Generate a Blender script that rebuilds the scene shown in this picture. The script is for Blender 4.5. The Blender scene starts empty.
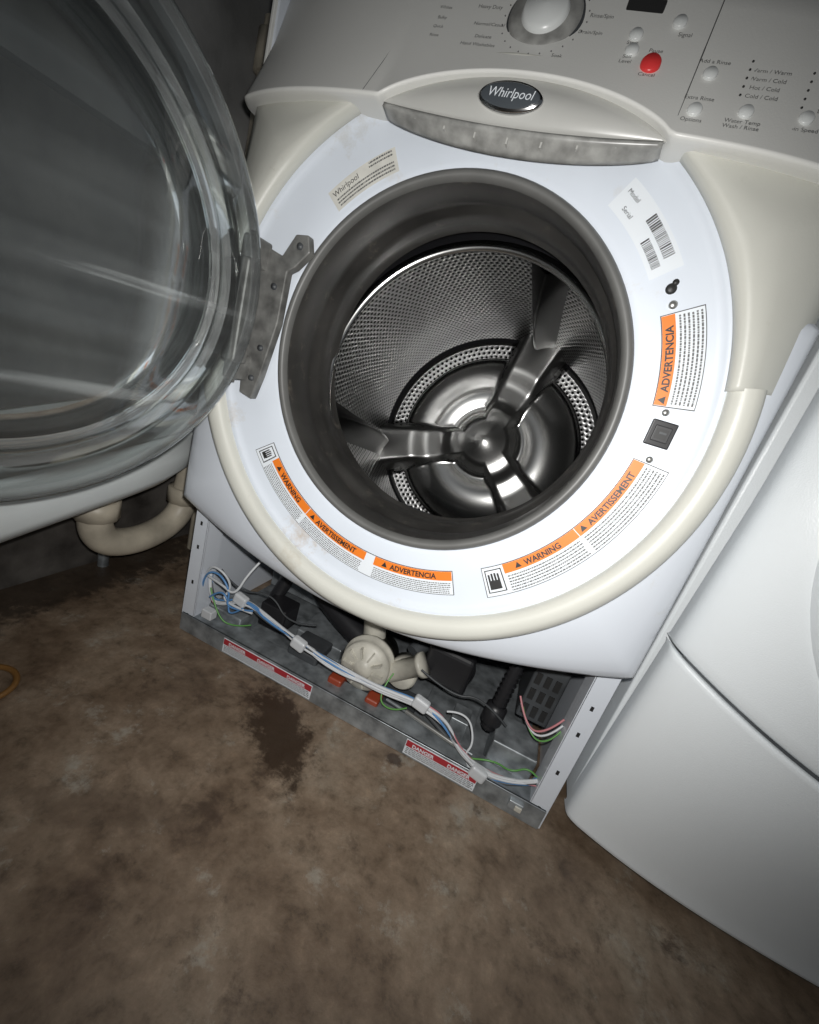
import bpy, math, random
from math import sin,cos,pi,radians,atan2,sqrt
from mathutils import Vector, Matrix
random.seed(4)
S=bpy.context.scene
COL=S.collection
# ------------------------------------------------------------ materials
def nmat(name):
    m=bpy.data.materials.new(name); m.use_nodes=True
    nt=m.node_tree; b=nt.nodes['Principled BSDF']; return m,nt,b
def simple(name,col,rough=.5,metal=0,bump=0,bscale=60,var=.0,vscale=8,coat=0,spec=.5,grime=None,spots=()):
    m,nt,b=nmat(name)
    b.inputs['Base Color'].default_value=(*col,1); b.inputs['Roughness'].default_value=rough
    b.inputs['Metallic'].default_value=metal; b.inputs['Coat Weight'].default_value=coat
    b.inputs['Specular IOR Level'].default_value=spec
    tc=nt.nodes.new('ShaderNodeTexCoord')
    if var>0:
        n=nt.nodes.new('ShaderNodeTexNoise'); n.inputs['Scale'].default_value=vscale; n.inputs['Detail'].default_value=6
        nt.links.new(tc.outputs['Object'],n.inputs['Vector'])
        r=nt.nodes.new('ShaderNodeValToRGB'); r.color_ramp.elements[0].position=.3; r.color_ramp.elements[1].position=.7
        r.color_ramp.elements[0].color=(*[c*(1-var) for c in col],1); r.color_ramp.elements[1].color=(*[min(1,c*(1+var*.4)) for c in col],1)
        nt.links.new(n.outputs['Fac'],r.inputs['Fac']); out=r.outputs['Color']
        if grime:
            n2=nt.nodes.new('ShaderNodeTexNoise'); n2.inputs['Scale'].default_value=grime[1]; n2.inputs['Detail'].default_value=10; n2.inputs['Roughness'].default_value=.7
            nt.links.new(tc.outputs['Object'],n2.inputs['Vector'])
            r2=nt.nodes.new('ShaderNodeValToRGB'); r2.color_ramp.elements[0].position=grime[2]; r2.color_ramp.elements[1].position=grime[2]+.12
            r2.color_ramp.elements[0].color=(0,0,0,1); r2.color_ramp.elements[1].color=(grime[3],)*3+(1,)
            nt.links.new(n2.outputs['Fac'],r2.inputs['Fac'])
            x=nt.nodes.new('ShaderNodeMix'); x.data_type='RGBA'; nt.links.new(r2.outputs[0],x.inputs[0]); nt.links.new(out,x.inputs[6]); x.inputs[7].default_value=(*grime[0],1); out=x.outputs[2]
        for (px,pz,rad,scol,amt,ns) in spots:   # localised dirt, object space
            sp=nt.nodes.new('ShaderNodeSeparateXYZ'); nt.links.new(tc.outputs['Object'],sp.inputs[0])
            cb=nt.nodes.new('ShaderNodeCombineXYZ'); nt.links.new(sp.outputs[0],cb.inputs[0]); nt.links.new(sp.outputs[2],cb.inputs[2])
            ds_=nt.nodes.new('ShaderNodeVectorMath'); ds_.operation='DISTANCE'; nt.links.new(cb.outputs[0],ds_.inputs[0]); ds_.inputs[1].default_value=(px,0,pz)
            mr=nt.nodes.new('ShaderNodeMapRange'); mr.inputs['From Min'].default_value=0; mr.inputs['From Max'].default_value=rad; mr.inputs['To Min'].default_value=.20; mr.inputs['To Max'].default_value=-.25
            nt.links.new(ds_.outputs['Value'],mr.inputs['Value'])
            nn=nt.nodes.new('ShaderNodeTexNoise'); nn.inputs['Scale'].default_value=ns; nn.inputs['Detail'].default_value=10; nn.inputs['Roughness'].default_value=.75; nt.links.new(tc.outputs['Object'],nn.inputs['Vector'])
            ad=nt.nodes.new('ShaderNodeMath'); ad.operation='ADD'; nt.links.new(mr.outputs[0],ad.inputs[0]); nt.links.new(nn.outputs['Fac'],ad.inputs[1])
            rr_=nt.nodes.new('ShaderNodeValToRGB'); rr_.color_ramp.elements[0].position=.54; rr_.color_ramp.elements[1].position=.80; rr_.color_ramp.elements[0].color=(0,0,0,1); rr_.color_ramp.elements[1].color=(amt,)*3+(1,)
            nt.links.new(ad.outputs[0],rr_.inputs[0])
            x=nt.nodes.new('ShaderNodeMix'); x.data_type='RGBA'; nt.links.new(rr_.outputs[0],x.inputs[0]); nt.links.new(out,x.inputs[6]); x.inputs[7].default_value=(*scol,1); out=x.outputs[2]
        nt.links.new(out,b.inputs['Base Color'])
    if bump>0:
        n=nt.nodes.new('ShaderNodeTexNoise'); n.inputs['Scale'].default_value=bscale; n.inputs['Detail'].default_value=3
        nt.links.new(tc.outputs['Object'],n.inputs['Vector'])
        bp=nt.nodes.new('ShaderNodeBump'); bp.inputs['Strength'].default_value=bump; bp.inputs['Distance'].default_value=.002
        nt.links.new(n.outputs['Fac'],bp.inputs['Height']); nt.links.new(bp.outputs['Normal'],b.inputs['Normal'])
    return m
def ramp(nt,stops):
    r=nt.nodes.new('ShaderNodeValToRGB'); cr=r.color_ramp
    while len(cr.elements)<len(stops): cr.elements.new(.5)
    for e,(p,c) in zip(cr.elements,stops): e.position=p; e.color=(*c,1) if len(c)==3 else c
    return r
M={}
M['white']=simple('white_enamel',(.70,.74,.80),.28,coat=.3,var=.03,vscale=5,grime=((.50,.44,.32),14,.62,.3),
   spots=((-.10,.24,.10,(.5,.42,.28),.35,40),))
M['ring']=simple('white_door_surround',(.70,.75,.82),.3,coat=.2,var=.05,vscale=9,grime=((.55,.48,.36),20,.62,.3),
   spots=((-.11,.300,.085,(.46,.32,.17),.55,60),(-.185,.790,.085,(.42,.37,.27),.42,50),(.10,.83,.07,(.4,.34,.22),.4,50),(-.26,.43,.05,(.48,.38,.24),.4,60)))
M['beige']=simple('warm_grey_plastic',(.61,.61,.555),.38,var=.06,vscale=7,bump=.05,bscale=400,grime=((.25,.2,.12),30,.64,.3),
   spots=((-.14,.79,.05,(.22,.15,.07),.8,70),(-.12,.26,.08,(.38,.30,.18),.4,60)))
M['console']=simple('console_plastic',(.76,.76,.73),.35,var=.03,vscale=7,bump=.05,bscale=500)
M['dryerw']=simple('dryer_enamel',(.84,.88,.90),.33,coat=.2,var=.03,vscale=4,bump=.15,bscale=700)
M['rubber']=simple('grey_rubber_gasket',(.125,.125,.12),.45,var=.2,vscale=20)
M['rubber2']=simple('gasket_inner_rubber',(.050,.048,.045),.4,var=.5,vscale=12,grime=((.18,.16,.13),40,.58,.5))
M['black']=simple('black_plastic',(.015,.015,.017),.4)
M['darkgrey']=simple('dark_grey_plastic',(.06,.065,.07),.5,var=.3,vscale=30)
M['latch']=simple('latch_black',(.03,.03,.032),.5)
M['galv']=simple('galvanised_steel',(.38,.41,.43),.42,metal=.55,var=.55,vscale=40)
M['hinge']=simple('hinge_steel',(.22,.22,.21),.5,metal=.4,var=.5,vscale=60)
M['chrome']=simple('chrome',(.75,.75,.75),.15,metal=1)
M['logo']=simple('badge_dark_blue',(.07,.08,.09),.2,coat=1)
M['handle']=simple('silver_grey_plastic',(.50,.50,.475),.3,var=.1,vscale=12)
M['handle2']=simple('grimy_handle_strip',(.34,.34,.325),.3,var=.45,vscale=60)
M['orange']=simple('orange_label',(.80,.20,.015),.5)
M['red']=simple('red_label',(.40,.03,.04),.5)
M['redbtn']=simple('red_button',(.75,.05,.05),.3)
M['label']=simple('label_paper',(.74,.78,.82),.5)
M['oldlabel']=simple('aged_label_paper',(.66,.65,.60),.6,var=.15,vscale=60)
M['ink']=simple('black_ink',(.02,.02,.02),.5)
M['greyink']=simple('grey_ink',(.10,.10,.10),.5)
M['button']=simple('button_grey',(.70,.72,.71),.3)
M['pump']=simple('cream_plastic',(.56,.54,.47),.45,var=.25,vscale=40)
M['pipe']=simple('old_cream_pvc',(.50,.45,.36),.45,var=.35,vscale=18)
M['orangep']=simple('red_orange_plastic',(.30,.05,.02),.45)
M['sink']=simple('white_sink_plastic',(.70,.74,.74),.35,var=.12,vscale=6)
M['wblue']=simple('blue_wire',(.10,.25,.5),.4); M['wpink']=simple('pink_wire',(.50,.2,.22),.4)
M['wwhite']=simple('white_wire',(.6,.62,.64),.4); M['wgreen']=simple('green_wire',(.12,.32,.08),.4)
M['hose']=simple('amber_hose',(.20,.10,.03),.35)
M['screw']=simple('screw_zinc',(.45,.45,.43),.35,metal=.8)

def steel(name,perf,scale=115,base=.55,rough=.24):
    m,nt,b=nmat(name)
    b.inputs['Metallic'].default_value=1; b.inputs['Roughness'].default_value=rough
    b.inputs['Base Color'].default_value=(base,base,base*.98,1)
    if perf:
        uv=nt.nodes.new('ShaderNodeUVMap'); uv.uv_map='UVMap'
        def lat(off):
            a=nt.nodes.new('ShaderNodeVectorMath'); a.operation='MULTIPLY_ADD'
            a.inputs[1].default_value=(scale,scale/1.732,0); a.inputs[2].default_value=(off,off,0)
            nt.links.new(uv.outputs[0],a.inputs[0])
            fr=nt.nodes.new('ShaderNodeVectorMath'); fr.operation='FRACTION'; nt.links.new(a.outputs[0],fr.inputs[0])
            sb=nt.nodes.new('ShaderNodeVectorMath'); sb.operation='SUBTRACT'; sb.inputs[1].default_value=(.5,.5,0); nt.links.new(fr.outputs[0],sb.inputs[0])
            mu=nt.nodes.new('ShaderNodeVectorMath'); mu.operation='MULTIPLY'; mu.inputs[1].default_value=(1,1.732,0); nt.links.new(sb.outputs[0],mu.inputs[0])
            ln=nt.nodes.new('ShaderNodeVectorMath'); ln.operation='LENGTH'; nt.links.new(mu.outputs[0],ln.inputs[0]); return ln
        l1,l2=lat(0),lat(.5)
        mn=nt.nodes.new('ShaderNodeMath'); mn.operation='MINIMUM'; nt.links.new(l1.outputs['Value'],mn.inputs[0]); nt.links.new(l2.outputs['Value'],mn.inputs[1])
        r=ramp(nt,[(.22,(.01,.01,.01)),(.32,(base,base,base))]); nt.links.new(mn.outputs[0],r.inputs['Fac'])
        nt.links.new(r.outputs['Color'],b.inputs['Base Color'])
        bp=nt.nodes.new('ShaderNodeBump'); bp.inputs['Strength'].default_value=.6; bp.inputs['Distance'].default_value=.003
        nt.links.new(mn.outputs[0],bp.inputs['Height']); nt.links.new(bp.outputs['Normal'],b.inputs['Normal'])
    return m
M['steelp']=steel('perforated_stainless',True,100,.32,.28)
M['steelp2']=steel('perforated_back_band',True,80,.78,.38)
M['steel']=steel('polished_stainless',False,base=.72,rough=.2)
M['steela']=steel('brushed_spider',False,base=.52,rough=.30)
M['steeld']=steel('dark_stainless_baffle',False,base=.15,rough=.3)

def glass(name,h0,h1,tint=.84):
    m=bpy.data.materials.new(name); m.use_nodes=True; nt=m.node_tree; nt.nodes.clear()
    out=nt.nodes.new('ShaderNodeOutputMaterial'); tr=nt.nodes.new('ShaderNodeBsdfTransparent'); tr.inputs[0].default_value=(tint,tint+.02,tint+.02,1)
    gl=nt.nodes.new('ShaderNodeBsdfGlossy'); gl.inputs['Roughness'].default_value=.05; gl.inputs[0].default_value=(.95,.97,.97,1)
    fr=nt.nodes.new('ShaderNodeFresnel'); fr.inputs[0].default_value=1.7
    m1=nt.nodes.new('ShaderNodeMixShader'); nt.links.new(fr.outputs[0],m1.inputs[0]); nt.links.new(tr.outputs[0],m1.inputs[1]); nt.links.new(gl.outputs[0],m1.inputs[2])
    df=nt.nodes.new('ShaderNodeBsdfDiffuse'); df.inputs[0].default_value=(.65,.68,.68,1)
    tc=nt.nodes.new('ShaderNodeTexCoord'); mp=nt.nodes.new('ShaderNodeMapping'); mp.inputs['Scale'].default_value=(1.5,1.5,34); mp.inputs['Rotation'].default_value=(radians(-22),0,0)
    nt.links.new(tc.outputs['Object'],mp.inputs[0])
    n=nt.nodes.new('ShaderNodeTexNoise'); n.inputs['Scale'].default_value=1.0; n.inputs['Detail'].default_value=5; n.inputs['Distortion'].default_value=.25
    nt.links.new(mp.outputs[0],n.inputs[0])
    r=ramp(nt,[(.42,(h0,h0,h0)),(.62,(h0*1.6,)*3),(.68,(h1,h1,h1))]); nt.links.new(n.outputs['Fac'],r.inputs[0])  # base haze is dirty glass; brighter streaks are painted reflections
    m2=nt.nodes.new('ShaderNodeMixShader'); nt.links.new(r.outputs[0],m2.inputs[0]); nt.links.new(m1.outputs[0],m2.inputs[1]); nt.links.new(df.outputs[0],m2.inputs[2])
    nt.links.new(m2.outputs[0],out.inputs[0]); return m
M['glass']=glass('door_glass',.028,.16,.89); M['glassrim']=glass('door_glass_thick_rim',.10,.3,.80); M['glasscorner']=glass('door_glass_corner',.17,.36,.82)  # whiter haze on the rim paints its bright arc

def floor_mat():
    m,nt,b=nmat('stained_concrete')
    tc=nt.nodes.new('ShaderNodeTexCoord')
    def noise(sc,det=8,dist=0,rough=.6):
        n=nt.nodes.new('ShaderNodeTexNoise'); n.inputs['Scale'].default_value=sc; n.inputs['Detail'].default_value=det
        n.inputs['Distortion'].default_value=dist; n.inputs['Roughness'].default_value=rough
        nt.links.new(tc.outputs['Object'],n.inputs[0]); return n
    def mix(mode,fac,a,bb):
        x=nt.nodes.new('ShaderNodeMix'); x.data_type='RGBA'; x.blend_type=mode
        if isinstance(fac,float): x.inputs[0].default_value=fac
        else: nt.links.new(fac,x.inputs[0])
        nt.links.new(a,x.inputs[6])
        if isinstance(bb,tuple): x.inputs[7].default_value=(*bb,1)
        else: nt.links.new(bb,x.inputs[7])
        return x.outputs[2]
    n1=noise(6,14,.2,.68); r1=ramp(nt,[(.30,(.080,.052,.035)),(.42,(.165,.116,.078)),(.54,(.24,.178,.125)),(.70,(.30,.245,.185))]); nt.links.new(n1.outputs['Fac'],r1.inputs[0])
    n2=noise(38,14,.1,.72); r2=ramp(nt,[(.30,(.35,.33,.30)),(.46,(.85,.84,.82)),(.58,(1.05,1.05,1.05)),(.72,(1.45,1.45,1.42))]); nt.links.new(n2.outputs['Fac'],r2.inputs[0])
    c=mix('MULTIPLY',.9,r1.outputs[0],r2.outputs[0])
    n3=noise(12,14,.1,.75); r3=ramp(nt,[(.57,(0,0,0)),(.63,(.5,.5,.5)),(.71,(.85,.85,.85))]); nt.links.new(n3.outputs['Fac'],r3.inputs[0])
    c=mix('MIX',r3.outputs[0],c,(.35,.33,.28))
    n4=noise(9,14,.3,.75); r4=ramp(nt,[(.35,(.8,.8,.8)),(.44,(0,0,0))]); nt.links.new(n4.outputs['Fac'],r4.inputs[0])
    c=mix('MIX',r4.outputs[0],c,(.065,.042,.028))
    def blob(cx,cy,sx,sy,rot,col,amt):
        mp=nt.nodes.new('ShaderNodeMapping'); mp.vector_type='TEXTURE'
        mp.inputs['Location'].default_value=(cx,cy,0); mp.inputs['Rotation'].default_value=(0,0,rot); mp.inputs['Scale'].default_value=(sx,sy,1)
        nt.links.new(tc.outputs['Object'],mp.inputs[0])
        ln=nt.nodes.new('ShaderNodeVectorMath'); ln.operation='LENGTH'; nt.links.new(mp.outputs[0],ln.inputs[0])
        nn=noise(34,12,.2,.75); ad=nt.nodes.new('ShaderNodeMath'); ad.operation='MULTIPLY_ADD'; ad.inputs[1].default_value=2.4; nt.links.new(nn.outputs['Fac'],ad.inputs[0])
        sb=nt.nodes.new('ShaderNodeMath'); sb.operation='SUBTRACT'; sb.inputs[1].default_value=1.2; nt.links.new(ln.outputs['Value'],sb.inputs[0]); nt.links.new(sb.outputs[0],ad.inputs[2])
        r=ramp(nt,[(.65,(amt,)*3),(1.0,(0,0,0))]); nt.links.new(ad.outputs[0],r.inputs[0]); return r.outputs[0]
    for a in STAINS: c=mix('MIX',blob(*a),c,a[5])
    nt.links.new(c,b.inputs['Base Color'])
    r5=ramp(nt,[(.3,(.35,.35,.35)),(.7,(.7,.7,.7))]); nt.links.new(n1.outputs['Fac'],r5.inputs[0]); nt.links.new(r5.outputs[0],b.inputs['Roughness'])
    bp=nt.nodes.new('ShaderNodeBump'); bp.inputs['Strength'].default_value=.5; bp.inputs['Distance'].default_value=.004
    nt.links.new(n2.outputs['Fac'],bp.inputs['Height']); nt.links.new(bp.outputs['Normal'],b.inputs['Normal'])
    return m
STAINS=[(-.062,-.080,.108,.048,radians(-40),(.038,.022,.012),.93),(-.15,-.28,.10,.03,radians(25),(.06,.04,.028),.3),(.115,-.022,.016,.012,0,(.045,.027,.018),.85),(-.60,.0,.10,.40,0,(.03,.022,.016),.8)]
M['floor']=floor_mat()
def wallm(name,c1,c2,sc):
    m,nt,b=nmat(name); tc=nt.nodes.new('ShaderNodeTexCoord'); n=nt.nodes.new('ShaderNodeTexNoise'); n.inputs['Scale'].default_value=sc; n.inputs['Detail'].default_value=9
    nt.links.new(tc.outputs['Object'],n.inputs[0]); r=ramp(nt,[(.35,c1),(.65,c2)]); nt.links.new(n.outputs['Fac'],r.inputs[0]); nt.links.new(r.outputs[0],b.inputs['Base Color'])
    b.inputs['Roughness'].default_value=.85
    bp=nt.nodes.new('ShaderNodeBump'); bp.inputs['Strength'].default_value=.8; bp.inputs['Distance'].default_value=.01; nt.links.new(n.outputs['Fac'],bp.inputs['Height']); nt.links.new(bp.outputs['Normal'],b.inputs['Normal'])
    return m
M['wall']=wallm('rough_masonry',(.022,.018,.015),(.11,.10,.09),11)
M['wall2']=wallm('painted_masonry',(.16,.16,.155),(.30,.30,.295),7)
M['ceil']=wallm('dark_ceiling',(.06,.055,.05),(.12,.11,.10),4)

# ------------------------------------------------------------ helpers
def empty(name,loc=(0,0,0)):
    e=bpy.data.objects.new(name,None); COL.objects.link(e); e.location=loc; e.empty_display_size=.1; return e
def add(name,vs,fs,mat,parent=None,smooth=True,mats=None,fmat=None):
    me=bpy.data.meshes.new(name); me.from_pydata([tuple(v) for v in vs],[],fs); me.update()
    o=bpy.data.objects.new(name,me); COL.objects.link(o)
    if mats: 
        for k in mats: me.materials.append(M[k])
        for i,k in enumerate(fmat): me.polygons[i].material_index=k
    else: me.materials.append(M[mat])
    if smooth:
        for p in me.polygons: p.use_smooth=True
    if parent: o.parent=parent
    return o
def grid(nu,nv,fn,closeu=False):
    vs=[fn(i,j) for i in range(nu) for j in range(nv)]; fs=[]
    for i in range(nu if closeu else nu-1):
        for j in range(nv-1):
            a=i*nv+j; b=((i+1)%nu)*nv+j; fs.append((a,b,b+1,a+1))
    return vs,fs
def fixn(o):
    import bmesh
    bm=bmesh.new(); bm.from_mesh(o.data); bmesh.ops.recalc_face_normals(bm,faces=bm.faces); bm.to_mesh(o.data); bm.free(); return o
def box(name,lo,hi,mat,parent,bev=.0,rot=None):
    import bmesh
    bm=bmesh.new(); bmesh.ops.create_cube(bm,size=1)
    c=[(a+b)/2 for a,b in zip(lo,hi)]; s=[b-a for a,b in zip(lo,hi)]
    for v in bm.verts: v.co=Vector((v.co.x*s[0],v.co.y*s[1],v.co.z*s[2]))
    if bev: bmesh.ops.bevel(bm,geom=bm.edges[:],offset=bev,segments=3,profile=.5,affect='EDGES')
    if rot: bmesh.ops.rotate(bm,cent=(0,0,0),matrix=Matrix.Rotation(rot[0],3,rot[1]),verts=bm.verts)
    for v in bm.verts: v.co+=Vector(c)
    me=bpy.data.meshes.new(name); bm.to_mesh(me); bm.free(); o=bpy.data.objects.new(name,me); COL.objects.link(o); me.materials.append(M[mat]); o.parent=parent
    return o
def lathe(name,prof,c,axis,mat,parent,n=48):
    a=Vector(axis).normalized(); t=Vector((0,0,1)) if abs(a.z)<.9 else Vector((1,0,0)); u=a.cross(t).normalized(); v=a.cross(u); c=Vector(c)
    vs,fs=grid(n,len(prof),lambda i,j: c+a*prof[j][1]+(u*cos(2*pi*i/n)+v*sin(2*pi*i/n))*prof[j][0],True)
    return fixn(add(name,vs,fs,mat,parent))
def tube(name,pts,r,mat,parent,smooth=True,res=6):
    cu=bpy.data.curves.new(name,'CURVE'); cu.dimensions='3D'; cu.bevel_depth=r; cu.bevel_resolution=res; cu.resolution_u=10; cu.use_fill_caps=True
    sp=cu.splines.new('NURBS' if smooth else 'POLY'); sp.points.add(len(pts)-1)
    for p,q in zip(sp.points,pts): p.co=(*q,1)
    if smooth: sp.use_endpoint_u=True; sp.order_u=3
    o=bpy.data.objects.new(name,cu); COL.objects.link(o); cu.materials.append(M[mat])
    dg=bpy.context.evaluated_depsgraph_get(); me=bpy.data.meshes.new_from_object(o.evaluated_get(dg)); 
    o2=bpy.data.objects.new(name,me); COL.objects.link(o2); bpy.data.objects.remove(o); o2.parent=parent
    for p in me.polygons: p.use_smooth=True
    return o2
def text_mesh(txt,size,bold=0):
    cu=bpy.data.curves.new('t','FONT'); cu.body=txt; cu.size=size; cu.resolution_u=3; cu.align_x='LEFT'; cu.offset=bold
    o=bpy.data.objects.new('t',cu); COL.objects.link(o); dg=bpy.context.evaluated_depsgraph_get()
    me=bpy.data.meshes.new_from_object(o.evaluated_get(dg)); bpy.data.objects.remove(o)
    vs=[tuple(v.co) for v in me.vertices]; fs=[tuple(p.vertices) for p in me.polygons]
    return vs,fs,(max(v[0] for v in vs) if vs else 0)
def sstep(a,b,x):
    t=max(0,min(1,(x-a)/(b-a))); return t*t*(3-2*t)

# ------------------------------------------------------------ room
def slab(name,lo,hi,mat): 
    return box(name,lo,hi,mat,None)
slab('floor',(-.72,-2.2,-.05),(2.2,1.0,0),'floor')
slab('wall_left',(-.72,-2.2,0),(-.62,1.0,2.3),'wall')
slab('wall_back',(-.62,.90,0),(2.2,1.0,2.3),'wall')
slab('ceiling',(-.72,-2.2,2.3),(2.2,1.0,2.35),'ceil')
slab('trim_1',(-.62,-2.2,.76),(-.585,.90,2.3),'wall2')

# ------------------------------------------------------------ washing machine
W=empty('washing_machine')
ZC=.557; TL=.04; HW=.343
def P(r,th,y): return (r*cos(th), y+TL*r*sin(th), ZC+r*sin(th))
def bow(x): return .045*(min(1,abs(x)/HW))**4
box('side_panel_left',(-HW,.0,0.0),(-HW+.006,.80,.95),'white',W,.002)
box('side_panel_right',(HW-.006,.0,0.0),(HW,.80,.95),'white',W,.002)
box('top_panel',(-HW,.03,.945),(HW,.80,.965),'white',W,.004)
box('rear_panel',(-HW+.006,.79,0.0),(HW-.006,.80,.945),'galv',W)
for s,n in ((-1,'left'),(1,'right')):
    a,b_=sorted((s*HW,s*(HW-.028)))
    box('front_flange_'+n,(a,-.003,0.0),(b_,.001,.31),'white',W,.001)
    a,b_=sorted((s*(HW-.026),s*(HW-.028)))
    box('flange_return_'+n,(a,-.003,0.0),(b_,.035,.31),'white',W)
    for k,z in enumerate((.03,.10,.17,.215)):
        box(f'flange_slot_{n}_{k}',(s*(HW-.014)-.002,-.0036,z),(s*(HW-.014)+.002,-.0028,z+.007),'ink',W)
def bound_low(th):
    c,s=cos(th),sin(th); r=.5
    if abs(c)>1e-6: r=min(r,HW/abs(c))
    if s<0:
        for _ in range(30):
            x=r*c; zb_=.283-.070*(1-(x/HW)**2)+.014*x/HW-ZC
            r2=zb_/s
            r=min(HW/abs(c) if abs(c)>1e-6 else 9,.5*r+.5*r2)
    else: r=min(r,(.70-ZC)/max(s,1e-6))
    return r
ths=[radians(a) for a in [180-24+i*1.0 for i in range(0,229)]]
prof_t=[0,.15,.3,.5,.7,.85,.93,.98,1,1,1]
prof_y=[-.050,-.050,-.049,-.046,-.042,-.037,-.032,-.026,-.018,-.008,.0]
def fl(i,j):
    th=ths[i]; r0=.296; r1=max(bound_low(th),.33)
    r=r0+(r1-r0)*prof_t[j]; return P(r,th,prof_y[j])
vs,fs=grid(len(ths),len(prof_t),fl); fixn(add('front_lower_panel',vs,fs,'white',W))
bz=[(.293,-.046),(.294,-.058),(.297,-.064),(.303,-.067),(.311,-.068),(.318,-.065),(.323,-.059),(.326,-.050),(.327,-.040)]
tb=[radians(180-13+i*2.0) for i in range(0,104)]
vs,fs=grid(len(tb),len(bz),lambda i,j:P(bz[j][0],tb[i],bz[j][1])); fixn(add('door_bezel_lower',vs,fs,'beige',W))
def bound_up(th):
    c,s=cos(th),sin(th); r=.6
    if abs(c)>1e-6: r=min(r,HW/abs(c))
    if s>0: r=min(r,(.812-ZC)/s)
    return max(r,.300)
tu=[radians(12.5+i*1.0) for i in range(0,156)]
pu=[(0,-.046),(0.005,-.060),(.03,-.066),(.10,-.069),(.3,-.068),(.6,-.066),(.8,-.062),(.92,-.054),(.98,-.044),(1,-.032),(1,-.01)]
def fu(i,j):
    th=tu[i]; r1=bound_up(th); t,y=pu[j]; r=.293+(r1-.293)*t; return P(r,th,y+bow(r*cos(th))*t)
vs,fs=grid(len(tu),len(pu),fu)
o=fixn(add('front_upper_shell',vs,fs,'beige',W))
md=o.modifiers.new('sol','SOLIDIFY'); md.thickness=.004; md.offset=0
wr=[(.212,-.020),(.2085,-.030),(.2085,-.037),(.211,-.0405),(.220,-.042),(.250,-.0445),(.280,-.047),(.288,-.0495),(.292,-.054),(.2945,-.052),(.295,-.04)]
vs,fs=grid(180,len(wr),lambda i,j:P(wr[j][0],2*pi*i/180,wr[j][1]),True); fixn(add('door_surround_ring',vs,fs,'ring',W))
def ry(r): return -.0425-(r-.222)*.0845
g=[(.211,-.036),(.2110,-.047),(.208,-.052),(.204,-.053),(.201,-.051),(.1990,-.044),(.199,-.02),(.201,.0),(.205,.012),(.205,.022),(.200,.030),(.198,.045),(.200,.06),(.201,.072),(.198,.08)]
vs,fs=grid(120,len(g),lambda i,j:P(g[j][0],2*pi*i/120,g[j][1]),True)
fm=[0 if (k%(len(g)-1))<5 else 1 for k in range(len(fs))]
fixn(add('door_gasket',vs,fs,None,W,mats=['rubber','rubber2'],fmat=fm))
# drum
tau=.23; DO=Vector((0.003,.085,.548)); DA=Vector((.012,cos(tau),-sin(tau))).normalized(); DV=Vector((0,sin(tau),cos(tau)))
def D(r,th,dep): return DO+DA*dep+Vector((1,0,0))*(r*cos(th))+DV*(r*sin(th))
RD=.264; DB=.465
lp=[(.200,-.004),(.203,-.010),(.208,-.010),(.211,-.004),(.220,.004),(.24,.010),(.256,.018),(RD,.03)]
vs,fs=grid(120,len(lp),lambda i,j:D(lp[j][0],2*pi*i/120,lp[j][1]),True); fixn(add('drum_front_lip',vs,fs,'steel',W))
nu=144;deps=[.03+(DB-.02-.03)*k/12 for k in range(13)]
vs,fs=grid(nu,len(deps),lambda i,j:D(RD,2*pi*i/nu,deps[j]),True)
o=add('drum_wall',vs,fs,'steelp',W); me=o.data; uvl=me.uv_layers.new(name='UVMap')
for k,p in enumerate(me.polygons):
    i=k//(len(deps)-1); j=k%(len(deps)-1)
    for li,(a,b_) in zip(p.loop_indices,[(i,j),(i+1,j),(i+1,j+1),(i,j+1)]): uvl.data[li].uv=(a*2*pi/nu*RD, deps[b_])
arms=[radians(80),radians(200),radians(320)]
def armv(r,th):
    m=0
    for a in arms:
        d=(th-a+pi)%(2*pi)-pi
        if cos(d)>0:
            s=abs(r*sin(d)); wd=.041+.16*max(0,r-.11)
            m=max(m,1-sstep(wd*.62,wd*1.12,s))
    return m
def hgt(r,th):
    a=armv(r,th); hub=1-sstep(.055,.088,r)
    rz=max(a,hub); pet=0
    if .05<r<.220: pet=.036*sin(pi*(r-.05)/.17)**.7
    h=(1-rz)*pet+rz*.062+ .022*(1-sstep(.0,.070,r)) - .018*a*sstep(.075,.11,r)*(1-sstep(.14,.19,r))
    if r>.218: h-= .006*(1-rz)*sstep(.218,.222,r)
    return h
rs=[.0005]+[.008*k for k in range(1,27)]+[.213,.217,.221,.225,.232,.240,.246,.252,.257,RD+.001]
NB=288
vs,fs=grid(NB,len(rs),lambda i,j:D(rs[j],2*pi*i/NB,DB-hgt(rs[j],2*pi*i/NB)),True)
fm=[]
for k in range(len(fs)):
    i=k//(len(rs)-1);j=k%(len(rs)-1); rr=(rs[j]+rs[j+1])/2; av=armv(rr,2*pi*(i+.5)/NB)
    fm.append(1 if (.224<rr<.256 and av<.05) else (2 if (av>.3 or rr<.07) else 0))
o=add('drum_back',vs,fs,None,W,mats=['steel','steelp2','steela'],fmat=fm); me=o.data; uvl=me.uv_layers.new(name='UVMap')
for k,p in enumerate(me.polygons):
    i=k//(len(rs)-1); j=k%(len(rs)-1)
    for li,(a,b_) in zip(p.loop_indices,[(i,j),(i+1,j),(i+1,j+1),(i,j+1)]): uvl.data[li].uv=(a*2*pi/NB*.235, rs[b_])
for bi,a in enumerate(arms):
    n1,n2=22,15
    def fb(i,j):
        t=i/(n1-1); q=-1+2*j/(n2-1)
        dep=.10+t*(DB-.06-.10)
        hh=.058*(sin(pi*min(1,max(0,.06+t*.9)))**.55)*(0.8+.2*t); ww=.036*(1-.2*t)
        h=hh*(1-abs(q)**1.6); s=q*ww*(.45+.55*abs(q))
        return D(RD-h,a+s/RD,dep)
    vs,fs=grid(n1,n2,fb); fixn(add(f'drum_baffle_{bi+1}',vs,fs,'steeld',W))
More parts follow.
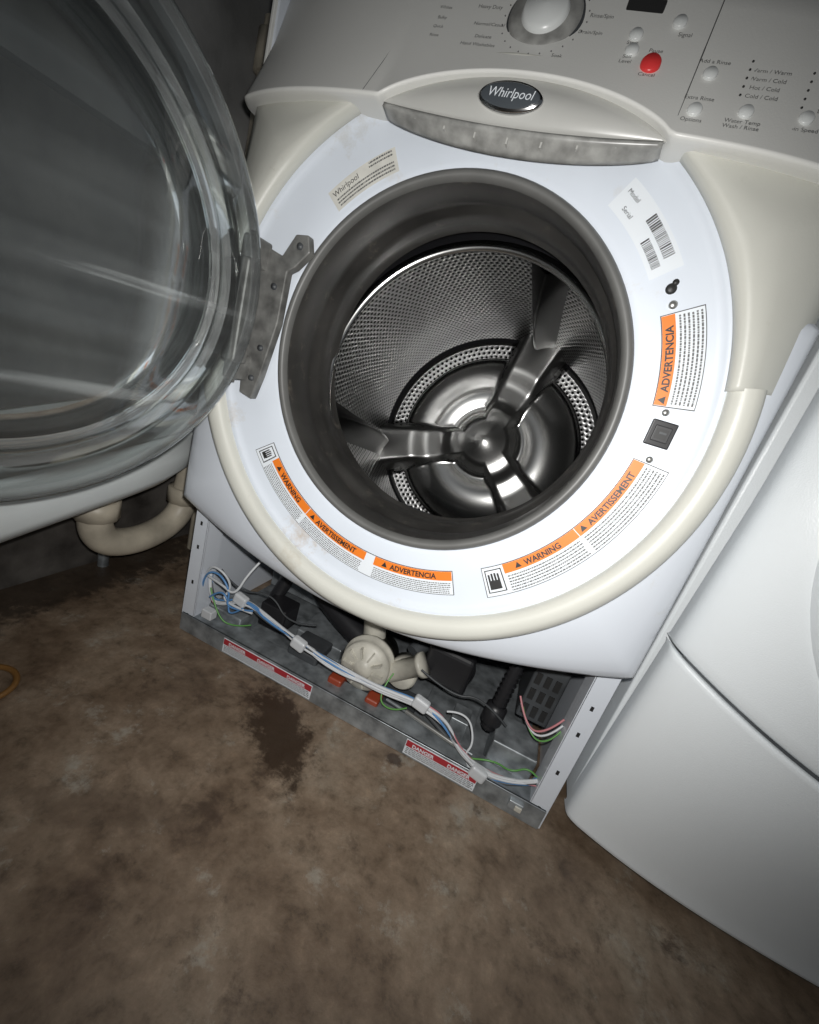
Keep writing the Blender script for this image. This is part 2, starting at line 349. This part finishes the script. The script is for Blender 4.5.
vs,fs=grid(64,4,lambda i,j:D([.220,.290,.290,.02][j],2*pi*i/64,[-.0,.02,.50,.53][j]),True); fixn(add('outer_tub',vs,fs,'black',W))

# ---- console
NX=121; LX=.010; LH=.140
def lk(x): u=(x-LX)/LH; return max(0,1-u*u)
def zb(x): return .796+.036*lk(x)**.75
cs=[(0,.030),(0,-.004),(.004,-.010),(.012,-.014),(.03,-.013),(.25,-.006),(.5,0),(.75,0),(.93,.0),(1,.010),(1,.04)]
def fc(i,j):
    x=-HW+2*HW*i/(NX-1); t,off=cs[j]; z0=zb(x); z=z0+(.955-z0)*t
    y=-.064+.28*(z-.80)+off+bow(x)
    e=max(0,abs(x)-(HW-.015))/.015; y+=.012*e*e
    return (x,y,z)
vs,fs=grid(NX,len(cs),fc); o=fixn(add('console',vs,fs,'console',W)); 
box('console_end_left',(-HW,-.005,.80),(-HW+.004,.04,.955),'console',W,.001)
box('console_end_right',(HW-.004,-.005,.80),(HW,.04,.955),'console',W,.001)
def cy(z,x=0):
    z0=zb(x); t=(z-z0)/(.955-z0)
    if t<.25: off=-.013+.007*max(0,(t-.03))/.22
    else: off=-.006*(1-min(1,(t-.25)/.25))
    return -.064+.28*(z-.80)+off+bow(x)
CN=Vector((0,-1,.28)).normalized()
def fh(i,j):
    x=LX-LH*.995+2*LH*.995*i/60; t=j/8; k=lk(x); lo=.797-.007*k; hi=zb(x)+.004
    z=lo+(hi-lo)*t; return (x,-.066+.015*(t-.3)**2-.006*sin(pi*t)*k,z)
vs,fs=grid(61,9,fh); o=fixn(add('handle_cover',vs,fs,'handle',W)); m_=o.modifiers.new('s','SOLIDIFY'); m_.thickness=.003
def fh2(i,j):
    x=LX-LH*.98+2*LH*.98*i/60; t=j/5; k=lk(x)
    hi=.797-.007*k; lo=hi-.001-.013*k**.6
    return (x,-.068+.017*(1-t),lo+(hi-lo)*t)
vs,fs=grid(61,6,fh2); o=fixn(add('handle_recess_strip',vs,fs,'handle2',W)); m_=o.modifiers.new('s','SOLIDIFY'); m_.thickness=.004; m_.offset=-1 
for kx in range(7):
    x=LX-.10+.20*kx/6; kk=lk(x)
    box(f'handle_rib_{kx}',(x-.0008,-.066,.797-.019*kk),(x+.0008,-.050,.797-.008*kk),'handle',W)
def oval(name,cx,cz,y,a,b,mat,th):
    pr=[(1,.0),(1,.6),(.93,1),(0.0001,1.05)]
    vs,fs=grid(48,len(pr),lambda i,j:(cx+a*pr[j][0]*cos(2*pi*i/48), y-th*pr[j][1], cz+b*pr[j][0]*sin(2*pi*i/48)),True)
    return fixn(add(name,vs,fs,mat,W))
oval('badge_rim',.003,.811,-.068,.032,.0125,'chrome',.006)
oval('badge_face',.003,.811,-.0745,.0285,.0100,'logo',.001)
def flat_text(txt,size,x,z,mat,name,yfn,center=True,parent=None,bold=0,shear=0):
    vs,fs,w=text_mesh(txt,size,bold); ox=x-(w/2 if center else 0)
    return add(name,[(ox+v[0]+shear*v[1],yfn(z+v[1])-.0007,z+v[1]) for v in vs],fs,mat,parent or W,False)
flat_text('Whirlpool',.0105,.003,.8083,'label','badge_text',lambda z:-.0758,shear=.25)
def disc(name,x,z,r,h,mat,n=32,dome=.85):
    y=cy(z,x); c=Vector((x,y,z)); 
    return lathe(name,[(r,-.002),(r,h*.6),(r*dome,h),(.0001,h*1.1)],c,CN,mat,W,n)
disc('dial_ring',.003,.893,.036,.003,'darkgrey',48,.97); disc('dial_skirt',.003,.893,.034,.006,'handle2',48,.9); disc('dial_knob',.003,.893,.022,.012,'button',48,.85)
for k in range(24):
    a=2*pi*k/24; disc(f'dial_tick_{k}',.003+.0395*cos(a),.893+.0395*sin(a),.0007,.0006,'greyink',6)
disc('stop_button',.112,.857,.0085,.004,'redbtn')
btn=[(.090,.884),(.162,.857),(.161,.822),(.200,.828),(.246,.834),(.284,.836),(.122,.899),(.092,.868)]
for k,(x,z) in enumerate(btn): disc(f'button_{k+1}',x,z,.0058,.003,'button')
tx=[('Rinse/Spin',.054,.897),('Drain/Spin',.050,.880),('Normal/Casual',-.048,.880),('Heavy Duty',-.054,.898),('Delicate',-.048,.866),('Hand Washables',-.05,.857),('Soak',.03,.852),('Start',.090,.874),('Soil',.090,.860),('Level',.090,.855),('Pause',.112,.869),('Cancel',.112,.845),('Add a Rinse',.162,.867),('Extra Rinse',.161,.832),('Options',.161,.811),('Water Temp',.200,.817),('Wash / Rinse',.200,.812),('Spin Speed',.246,.822),('Hot / Cold',.207,.850),('Warm / Cold',.207,.858),('Cold / Cold',.207,.842),('Warm / Warm',.207,.866),('High',.257,.850),('Medium',.257,.858),('Low',.257,.842),('Soil Level',.296,.822),('Signal',.13,.887)]
for k,(t,x,z) in enumerate(tx): flat_text(t,.0052,x,z,'greyink',f'console_text_{k}',lambda zz,x=x:cy(zz,x)-.0006)
for k in range(10): disc(f'led_{k}',.191 if k<5 else .240,.843+.008*(k%5),.0010,.0008,'ink',8)
for k,zz in enumerate((.905,.895,.885,.875,.865)): flat_text(['Normal','Whites','Bulky','Quick','Rinse'][k],.0045,-.10,zz,'greyink',f'console_text_left_{k}',lambda z:cy(z,-.1)-.0006)
box('display_window',(.072,cy(.91,.08)-.001,.905),(.105,cy(.91,.08)+.004,.916),'ink',W,.001)
for k,(x0,x1,za,zb_) in enumerate(((-.150,-.125,.80,.95),(.150,.150,.815,.95))):
    pts=[(x0+(x1-x0)*t,cy(za+(zb_-za)*t,.15)+.0003,za+(zb_-za)*t) for t in [i/8 for i in range(9)]]
    tube(f'console_seam_{k}',pts,.0006,'greyink',W,False,2)

# ---- things on ring
def arcpatch(name,r0,r1,a0,a1,mat,off=.0012,n=24):
    vs,fs=grid(n,2,lambda i,j:P([r0,r1][j],radians(a0+(a1-a0)*i/(n-1)),ry([r0,r1][j])-off)); return add(name,vs,fs,mat,W,False)
def arctext(name,txt,size,rb,a0,mat,inward=True,off=.0022,bold=0):
    vs,fs,w=text_mesh(txt,size,bold); out=[]
    for v in vs:
        if inward: th=radians(a0)+v[0]/rb; r=rb-v[1]
        else: th=radians(a0)-v[0]/rb; r=rb+v[1]
        out.append(P(r,th,ry(r)-off))
    return add(name,out,fs,mat,W,False)
def dashes(name,r0,r1,a0,a1,rows,mat='greyink',off=.002,h=.45):
    vs=[];fs=[]
    for q in range(rows):
        r=r0+(r1-r0)*(q+.5)/rows; dr=(r1-r0)/rows*h/2; a=a0
        while a<a1-.3:
            l=random.uniform(.2,.8); e=min(a1,a+l); n0=len(vs)
            for rr,aa in ((r-dr,a),(r+dr,a),(r+dr,e),(r-dr,e)): vs.append(P(rr,radians(aa),ry(rr)-off))
            fs.append((n0,n0+1,n0+2,n0+3)); a=e+.15
    add(name,vs,fs,mat,W,False)
def tri(name,r,a,s):
    vs=[]
    for q in range(3):
        an=2*pi*q/3+pi/2; dx=s*cos(an); dy=s*sin(an); rr=r-dy; vs.append(P(rr,radians(a)+dx/r,ry(rr)-.0022))
    add(name,vs,[(0,1,2)],'ink',W,False)
def warn(name,segs,r0,r1,icon=None):
    a0=min(s[0] for s in segs)-(icon or 0); a1=max(s[1] for s in segs)
    arcpatch(name+'_border',r0-.0008,r1+.0008,a0-.2,a1+.2,'ink',.0009,40)
    arcpatch(name+'_paper',r0,r1,a0,a1,'label',.0013,40)
    for k,(b0,b1,t) in enumerate(segs):
        arcpatch(f'{name}_orange_{k}',r0,r0+.0115,b0+.1,b1-.1,'orange',.0018)
        vs,fs,w=text_mesh(t,.0095,.0003); wdeg=math.degrees(w/r0); mid=(b0+b1)/2
        arctext(f'{name}_head_{k}',t,.0095,r0+.0093,mid-wdeg/2+.7,'ink',bold=.0003)
        tri(f'{name}_alert_{k}',r0+.0065,mid-wdeg/2-1.2,.0045)
        dashes(f'{name}_body_{k}',r0+.0135,r1-.001,b0+.6,b1-.6,6)
    if icon:
        arcpatch(name+'_icon',r0+.003,r1-.004,a0+.6,a0+icon-.6,'ink',.0018)
        arcpatch(name+'_icon_paper',r0+.0042,r1-.0052,a0+.9,a0+icon-.9,'label',.0020)
        for q in range(4): arcpatch(f'{name}_icon_finger_{q}',r0+.007+.001*abs(q-1.5),r0+.018,a0+1.3+q*(icon-2.6)/4,a0+1.3+(q+.65)*(icon-2.6)/4,'ink',.0024,4)
        arcpatch(name+'_icon_palm',r0+.016,r1-.008,a0+1.3,a0+icon-1.6,'ink',.0024,4)
warn('warning_label_left',[(223,243,'WARNING'),(243,267,'AVERTISSEMENT'),(270,295,'ADVERTENCIA')],.239,.268,5)
warn('warning_label_bottom',[(310,332,'WARNING'),(332,355,'AVERTISSEMENT')],.239,.274,6)
warn('warning_label_right',[(8.5,29,'ADVERTENCIA')],.236,.272)
arcpatch('rating_sticker',.224,.248,119,140,'oldlabel'); arctext('rating_sticker_title','Whirlpool',.0085,.238,139,'ink',False)
dashes('rating_sticker_text',.2255,.236,120,139,3); dashes('rating_sticker_text_b',.240,.247,120,127,2)
arcpatch('barcode_sticker',.232,.262,38,59,'label')
def bars(name,r0,r1,a0,a1):
    a=a0;vs=[];fs=[]
    while a<a1:
        w=random.choice((.12,.2,.35)); n0=len(vs)
        for rr,aa in ((r0,a),(r1,a),(r1,a+w),(r0,a+w)): vs.append(P(rr,radians(aa),ry(rr)-.002))
        fs.append((n0,n0+1,n0+2,n0+3)); a+=w+random.choice((.15,.25))
    add(name,vs,fs,'ink',W,False)
bars('barcode_a',.248,.258,41,50); bars('barcode_b',.236,.244,40,47); arctext('barcode_text','Model',.006,.250,58,'ink',False); arctext('barcode_text_b','Serial',.006,.238,56,'ink',False)
def onring(x,z): 
    r=sqrt(x*x+(z-ZC)**2); return ry(r)+TL*(z-ZC)
y=onring(.25,.567)
box('latch_plate',(.239,y-.004,.554),(.263,y+.002,.580),'black',W,.0012)
box('latch_frame',(.243,y-.0060,.559),(.259,y-.002,.575),'latch',W,.001)
box('latch_slot',(.2455,y-.0066,.562),(.2565,y-.0055,.572),'ink',W)
box('latch_tongue',(.248,y-.0075,.567),(.255,y-.0062,.569),'darkgrey',W)
def screw(x,z,r=.004,mat='screw'):
    y=onring(x,z); lathe(f'screw_{int(x*1000)}_{int(z*1000)}',[(r,-.001),(r,.001),(r*.6,.0022),(.0001,.0024)],(x,y,z),(0,-1,0),mat,W,16)
screw(.2045,.697,.005,'ink'); screw(.212,.684,.004); screw(.247,.588,.0035); screw(.252,.540,.0035)
lathe('hole_tip',[(.003,0),(.003,.001),(.0001,.0012)],(.206,onring(.206,.703)-.0005,.703),(0,-1,0),'ink',W,12)
# hinge
yh=-.055
pl=[(-.250,.462),(-.230,.458),(-.222,.49),(-.210,.56),(-.210,.620),(-.201,.626),(-.184,.646),(-.190,.664),(-.207,.662),(-.221,.636),(-.250,.643),(-.264,.62)]
n=len(pl); vs=[(x,yh-.006,z) for x,z in pl]+[(x,yh+.006,z) for x,z in pl]
fs=[tuple(range(n)),tuple(range(2*n-1,n-1,-1))]+[(i,(i+1)%n,(i+1)%n+n,i+n) for i in range(n)]
o=fixn(add('hinge_plate',vs,fs,'hinge',W,False)); bv=o.modifiers.new('b','BEVEL'); bv.width=.0015; bv.segments=2
for x,z in ((-.234,.485),(-.228,.525),(-.224,.60),(-.198,.650)): lathe(f'hinge_bolt_{int(z*1000)}',[(.004,0),(.004,.002),(.0001,.003)],(x,yh-.006,z),(0,-1,0),'darkgrey',W,10)
tube('hinge_pin',[(-.250,-.080,.475),(-.250,-.080,.65)],.005,'hinge',W,False)
for z in (.495,.63): box(f'hinge_knuckle_{int(z*1000)}',(-.258,-.088,z-.016),(-.240,-.055,z+.016),'hinge',W,.003)

# glass door
phi=radians(22)
AX=Vector((cos(phi),-sin(phi),0)); RT=Vector((-sin(phi),-cos(phi),0)); UP=Vector((0,0,1))
edge=Vector((-.217,-.087,.568)); RR=.249; DC=edge+RT*RR
k_=RR/.261
pf=[(.0001,.078),(.05,.077),(.10,.075),(.145,.070),(.170,.062),(.184,.050),(.194,.034),(.202,.016),(.208,.006),(.220,.0),(.245,-.002),(.256,-.003),(.261,-.007),(.261,-.014),(.256,-.018),(.245,-.017),(.216,-.014),(.202,-.004),(.194,.012),(.186,.028),(.176,.044),(.163,.055),(.140,.062),(.10,.067),(.05,.069),(.0001,.070)]
vs,fs=grid(144,len(pf),lambda i,j: DC+AX*pf[j][1]+(RT*cos(2*pi*i/144)+UP*sin(2*pi*i/144))*(pf[j][0]*k_),True)
seg=len(pf)-1; fm=[]
for q in range(len(fs)):
    j=q%seg; rr=(pf[j][0]+pf[j+1][0])/2
    fm.append(1 if rr>.240 else (2 if (.204<rr<.216) or (.168<rr<.178) else 0))
fixn(add('door_glass_bowl',vs,fs,None,W,mats=['glass','glassrim','glasscorner'],fmat=fm))
box('door_hinge_arm',(-.255,-.100,.50),(-.233,-.075,.62),'hinge',W,.004)

# ---- base compartment
box('base_pan',(-HW+.026,.004,.004),(HW-.026,.45,.008),'galv',W)
box('base_rail',(-HW+.003,-.006,0.0),(HW-.003,-.002,.036),'galv',W,.001)
box('base_rail_top',(-HW+.003,-.006,.033),(HW-.003,.035,.036),'galv',W,.0008)
box('base_dark_backing',(-.31,.40,.008),(.31,.405,.26),'darkgrey',W)  # dark sheet added to stand in for the unlit interior
def rail_label(n,x0,x1):
    box(n+'_paper',(x0,-.0068,.004),(x1,-.006,.032),'label',W); box(n+'_red',(x0+.001,-.0074,.020),(x1-.001,-.0067,.031),'red',W)
    k=3 if x1-x0>.15 else 2
    for q in range(k): flat_text('DANGER',.009,x0+(x1-x0)*(q+.5)/k,.0222,'label',f'{n}_title_{q}',lambda z:-.0074,bold=.0003)
    vs=[];fs=[]
    for row in range(4):
        z=.007+row*.0032; x=x0+.003
        while x<x1-.004:
            l=random.uniform(.002,.007); e=min(x1-.002,x+l); m0=len(vs)
            vs+= [(x,-.0072,z),(e,-.0072,z),(e,-.0072,z+.0015),(x,-.0072,z+.0015)]; fs.append((m0,m0+1,m0+2,m0+3)); x=e+.0013
    add(n+'_text',vs,fs,'greyink',W,False)
rail_label('danger_label_left',-.240,-.055); rail_label('danger_label_right',.120,.238)
# pump
pc=Vector((.008,.05,.080)); s_=1.25
pp=[(.0001,.028),(.012,.028),(.013,.022),(.026,.022),(.028,.019),(.033,.018),(.034,.010),(.034,-.002),(.037,-.003),(.037,-.010),(.033,-.012),(.033,-.05),(.0001,-.05)]
lathe('pump_body',[(a*s_,b_) for a,b_ in pp],pc,(0.05,-1,.1),'pump',W,40)
for k in range(10):
    a=2*pi*k/10; c=pc+Vector((.027*cos(a),-.021,.027*sin(a)+.002)); box(f'pump_rib_{k}',(c.x-.0015,c.y-.005,c.z-.009),(c.x+.0015,c.y+.004,c.z+.009),'pump',W,0,(-a+pi/2,'Y'))
lathe('pump_outlet',[(.017,0),(.017,.06),(.021,.06),(.021,.068),(.0001,.068)],pc+Vector((.04,.01,-.005)),(.75,0,.66),'pump',W,24)
lathe('pump_volute',[(.0001,.016),(.022,.016),(.027,.010),(.027,-.02),(.0001,-.02)],pc+Vector((.060,.02,.0)),(0,-1,.1),'pump',W,28)
lathe('pump_inlet',[(.02,0),(.02,.05),(.024,.05),(.024,.06),(.0001,.06)],pc+Vector((-.01,.03,.03)),(-.3,.2,1),'pump',W,24)
box('pump_foot_left',(-.042,.015,.022),(-.016,.05,.046),'orangep',W,.004); box('pump_foot_right',(.030,.015,.022),(.054,.05,.044),'orangep',W,.004)
box('pump_mount',(-.05,.035,.010),(.11,.11,.02),'darkgrey',W,.002)
lathe('pump_motor',[(.0001,0),(.032,0),(.034,.005),(.034,.06),(.0001,.06)],(.135,.14,.12),(.2,-1,.1),'black',W,30)
box('pump_motor_block',(.095,.07,.085),(.175,.16,.155),'black',W,.008)
pr=[]
for k in range(14): pr+=[(.009,k*.009),(.0125,k*.009+.0045)]
lathe('drain_hose_bellows',[(.0001,0)]+pr+[(.0001,.126)],(.228,.06,.065),(.05,.15,1),'black',W,28)
lathe('drain_hose_collar',[(.015,0),(.017,.004),(.017,.03),(.012,.034)],(.228,.06,.078),(.05,.15,1),'black',W,28)
tube('sump_hose',[(-.19,.14,.24),(-.18,.12,.16),(-.12,.12,.11),(-.05,.10,.09),(.0,.09,.08)],.022,'black',W)
tube('damper_left',[(-.23,.10,.05),(-.19,.16,.24)],.014,'black',W,False)
tube('drain_hose_back',[(.07,.09,.11),(.12,.2,.16),(.2,.25,.14),(.28,.3,.2)],.014,'darkgrey',W)
box('motor_housing',(.262,.09,.09),(.314,.2,.20),'darkgrey',W,.004)
for a in range(3):
    for b_ in range(3): box(f'motor_vent_{a}_{b_}',(.267+a*.015,.088,.10+b_*.03),(.276+a*.015,.091,.12+b_*.03),'ink',W)
box('steel_bracket',(-.315,.03,.008),(-.24,.12,.05),'galv',W,.003); box('steel_bracket_rear',(-.16,.10,.008),(-.06,.22,.035),'galv',W,.003); box('control_board_tray',(.12,.02,.008),(.215,.16,.02),'galv',W,.002)
box('cross_plate',(-.30,.20,.03),(-.05,.206,.13),'galv',W,.001)
box('side_bracket',(.24,.03,.008),(.31,.10,.075),'galv',W,.003)
box('relay_box',(-.225,.06,.036),(-.17,.11,.085),'black',W,.004); box('foam_pad',(-.135,.03,.034),(-.075,.09,.052),'darkgrey',W,.004)
box('capacitor_clamp',(.17,.05,.02),(.20,.09,.06),'galv',W,.002)
tube('base_rod',[(.06,.05,.03),(.22,.02,.04)],.003,'galv',W,False); tube('spring_rod',[(.10,.06,.05),(.20,.02,.034)],.004,'darkgrey',W,False)
tube('metal_link',[(.10,.03,.045),(.19,.01,.05)],.0035,'screw',W,False)
path=[(-.315,.02,.115),(-.30,.01,.075),(-.27,.01,.080),(-.235,.015,.105),(-.18,.01,.098),(-.10,.0,.092),(-.03,-.005,.085),(.05,.0,.085),(.12,.005,.095),(.165,.005,.082),(.195,.0,.055),(.235,.0,.036),(.285,.005,.040),(.315,.01,.06)]
for k,(mt,r) in enumerate((('wwhite',.0028),('wblue',.0020),('wwhite',.0026),('wpink',.0014),('wblue',.0018),('wwhite',.0024),('darkgrey',.002),('wwhite',.002),('wwhite',.0018),('wwhite',.0022),('wblue',.002),('darkgrey',.0018))):
    tube(f'wire_{k}',[(x,y_+random.uniform(-.004,.006),z+random.uniform(-.006,.006)) for x,y_,z in path],r,mt,W,res=3)
for k,i in enumerate((3,5,8,11)):
    x,y_,z=path[i]; box(f'wire_clip_{k}',(x-.013,y_-.010,z-.010),(x+.013,y_+.004,z+.010),'wwhite',W,.004,(.2,'Y'))
for k,(mt,pts) in enumerate((('darkgrey',[(-.30,.03,.13),(-.26,.03,.10),(-.20,.05,.12),(-.15,.04,.08),(-.10,.05,.10)]),
    ('wwhite',[(.16,.02,.09),(.19,.03,.10),(.215,.01,.07),(.205,.0,.045),(.225,.0,.032)]),
    ('wblue',[(-.29,.0,.09),(-.27,.0,.115),(-.25,.0,.10),(-.245,.0,.07),(-.22,.0,.10)]),
    ('darkgrey',[(.10,.03,.13),(.16,.03,.11),(.20,.04,.13),(.25,.04,.10)]))):
    tube(f'loose_wire_{k}',pts,.0017,mt,W,res=3)
tube('wire_green',[(-.30,.01,.10),(-.27,-.0,.06),(-.24,.01,.045),(-.21,.02,.06)],.0014,'wgreen',W)
tube('wire_loop',[(-.315,.01,.12),(-.27,.0,.125),(-.24,.0,.115),(-.235,.02,.16),(-.22,.06,.2)],.0022,'wwhite',W)
tube('wire_loop_blue',[(-.318,.01,.09),(-.31,.0,.13),(-.28,.0,.145),(-.25,.0,.12),(-.255,.0,.08),(-.20,.0,.105)],.0018,'wblue',W)
tube('wire_loop_white',[(-.318,.01,.10),(-.305,.0,.15),(-.27,.0,.15),(-.255,.01,.12),(-.27,.0,.09),(-.20,.0,.10)],.002,'wwhite',W)
tube('wire_green_right',[(.17,.03,.06),(.20,.01,.03),(.25,.01,.060),(.28,.02,.045),(.30,.02,.07),(.315,.02,.06)],.0014,'wgreen',W)
tube('wire_green_pump',[(.06,.03,.10),(.05,.0,.07),(.08,.0,.055),(.10,.02,.06)],.0013,'wgreen',W)
tube('wire_right_arc',[(.25,.04,.16),(.27,.02,.13),(.295,.01,.14),(.312,.02,.17)],.0015,'wpink',W)
tube('wire_right_arc_white',[(.255,.04,.15),(.275,.02,.125),(.30,.01,.135),(.314,.02,.16)],.0015,'wwhite',W)
tube('wire_right_arc_green',[(.26,.04,.145),(.28,.02,.118),(.305,.01,.128),(.315,.02,.15)],.0012,'wgreen',W)
box('terminal_block',(.288,-.012,.015),(.310,-.002,.030),'galv',W,.002)
box('terminal_tip',(.298,-.014,.018),(.308,-.011,.026),'pump',W,.001)
box('connector_left',(-.300,-.004,.045),(-.278,.012,.062),'wwhite',W,.002)

# ------------------------------------------------------------ dryer
Dy=empty('clothes_dryer',(0,0,0)); XC=.715; DW=.343
def ds(x,z):
    u=(x-XC)/DW; am=.045+.045*sstep(.03,.34,z); return .02-am*(1-min(1,abs(u))**3)-.10*min(max(z-.04,0),.5)
def seam(x): u=(x-XC)/DW; return .345-.07*(1-u*u)
def panel(name,zlo,zhi,off,mat='dryerw'):
    ex=[-1,-1,-.998,-.99,-.975,-.95]+[-.9+1.8*k/36 for k in range(37)]+[.95,.975,.99,.998,1,1]
    ey=[.03,.016,.009,.004,.0015,0]+[0]*37+[0,.0015,.004,.009,.016,.03]
    tz=[0,0,.004,.012]+[.03+.94*k/20 for k in range(21)]+[.988,.996,1,1]; tyo=[.02,.006,.002,0]+[0]*21+[0,.002,.006,.02]
    def f(i,j):
        x=XC+DW*ex[i]; a=zlo(x); b=zhi(x); z=a+(b-a)*tz[j]; return (x,ds(x,z)+ey[i]+tyo[j]-off,z)
    vs,fs=grid(len(ex),len(tz),f); return fixn(add(name,vs,fs,mat,Dy))
panel('lower_panel',lambda x:.022,lambda x:seam(x)-.002,.003)
panel('upper_panel',lambda x:seam(x)+.002,lambda x:.93,.0)
vs,fs=grid(40,2,lambda i,j:(XC-.33+.66*i/39,ds(XC-.33+.66*i/39,.33)+.010,seam(XC-.33+.66*i/39)+(-.012 if j==0 else .012)))
add('panel_gap_shade',vs,fs,'darkgrey',Dy)  # dark strip added behind the seam to paint the shade in the gap
box('cabinet_body',(XC-DW+.001,.045,.025),(XC+DW-.001,.80,.95),'dryerw',Dy,.004)
dp=[(.304,.004),(.303,-.008),(.298,-.014),(.288,-.017),(.274,-.018),(.264,-.014),(.258,-.012),(.235,-.018),(.15,-.026),(.001,-.030)]
vs,fs=grid(96,len(dp),lambda i,j:(XC+dp[j][0]*cos(2*pi*i/96),ds(XC+dp[j][0]*cos(2*pi*i/96),.57+dp[j][0]*sin(2*pi*i/96))+dp[j][1],.57+dp[j][0]*sin(2*pi*i/96)),True)
fixn(add('door',vs,fs,'dryerw',Dy))
for sx in (-.3,.3):
    for yy in (.10,.72): lathe(f'foot_{sx}_{yy}',[(.0001,0),(.02,0),(.02,.01),(.008,.012),(.008,.03)],(XC+sx,yy,0),(0,0,1),'black',Dy,20)
cvs,cfs=grid(40,6,lambda i,j:(XC-DW+2*DW*i/39,[.02,-.07,-.085,-.07,-.03,.05][j],[.94,.93,.95,.98,1.01,1.02][j])); fixn(add('dryer_console',cvs,cfs,'console',Dy))

# ------------------------------------------------------------ sink + trap
SK=empty('utility_sink')
def fs_(i,j):
    pr=[(.02,.190),(.6,.190),(.85,.196),(.97,.215),(1.0,.245),(1.02,.275),(1.05,.280),(1.05,.290),(.98,.290),(.95,.27),(.9,.235),(.5,.21),(.02,.21)]
    k,z=pr[j]; a=2*pi*i/72; n=5
    cx=abs(cos(a))**(2/n)*(1 if cos(a)>=0 else -1); cy_=abs(sin(a))**(2/n)*(1 if sin(a)>=0 else -1)
    return (-.505+.10*k*cx, -.17+.25*k*cy_, z+.20*max(0,(-.17+.25*k*cy_+.3)) )
vs,fs=grid(72,13,fs_,True); fixn(add('basin',vs,fs,'sink',SK))
for yy in (-.38,.04):
    tube(f'leg_{yy}',[(-.60,yy,0),(-.60,yy,.24)],.010,'galv',SK,False)
tube('trap_bend',[(-.50,-.055,.26),(-.50,-.055,.20),(-.50,-.058,.15),(-.50,-.03,.115),(-.50,.03,.105),(-.50,.09,.118),(-.50,.125,.15),(-.50,.13,.20),(-.50,.14,.25),(-.52,.145,.28),(-.60,.145,.29)],.026,'pipe',SK,True,8)
for (y_,z) in ((-.055,.19),(.129,.185)): lathe(f'trap_nut_{int(z*1000)}',[(.026,-.016),(.034,-.016),(.034,.016),(.026,.016)],(-.50,y_,z),(0,0,1),'pipe',SK,10)

WP=empty('wall_pipe'); tube('pipe',[(-.555,.24,0.0),(-.555,.24,1.05)],.02,'pipe',WP,False,8); lathe('coupling',[(.02,-.03),(.027,-.03),(.027,.03),(.02,.03)],(-.555,.24,1.0),(0,0,1),'pipe',WP,24)
CD=empty('power_cord'); tube('cord',[(-.50,.35,1.3),(-.49,.3,1.0),(-.47,.28,.8),(-.48,.30,.5),(-.48,.32,.0)],.005,'black',CD)
HS=empty('coiled_hose'); tube('loop',[(-.415+.035*cos(a),-.255+.035*sin(a),.005) for a in [radians(-150+20*k) for k in range(16)]],.004,'hose',HS)

# ------------------------------------------------------------ camera and light
f=420.; C=Vector((.155,-.54,.548))
fw=Vector((-.245,.923,-.296)).normalized(); r=Vector((.900,.331,.288)); r=(r-r.dot(fw)*fw).normalized(); up=r.cross(fw)
cam=bpy.data.cameras.new('camera'); co=bpy.data.objects.new('camera',cam); COL.objects.link(co)
Mx=Matrix((( r.x,up.x,-fw.x,C.x),(r.y,up.y,-fw.y,C.y),(r.z,up.z,-fw.z,C.z),(0,0,0,1))); co.matrix_world=Mx
cam.sensor_fit='HORIZONTAL'; cam.sensor_width=36; cam.lens=36*f/819; cam.clip_start=.01
S.camera=co
L=bpy.data.lights.new('phone_flash','SPOT'); L.energy=16.5; L.spot_size=radians(136); L.spot_blend=1; L.shadow_soft_size=.007; L.color=(1,.985,.96)
lo=bpy.data.objects.new('phone_flash',L); COL.objects.link(lo); lm=Mx.copy(); lm.translation=C+up*.022+r*.012; lo.matrix_world=lm
w=bpy.data.worlds.new('world'); S.world=w; w.use_nodes=True; w.node_tree.nodes['Background'].inputs[0].default_value=(.8,.9,1,1); w.node_tree.nodes['Background'].inputs[1].default_value=.07
S.view_settings.view_transform='Standard'
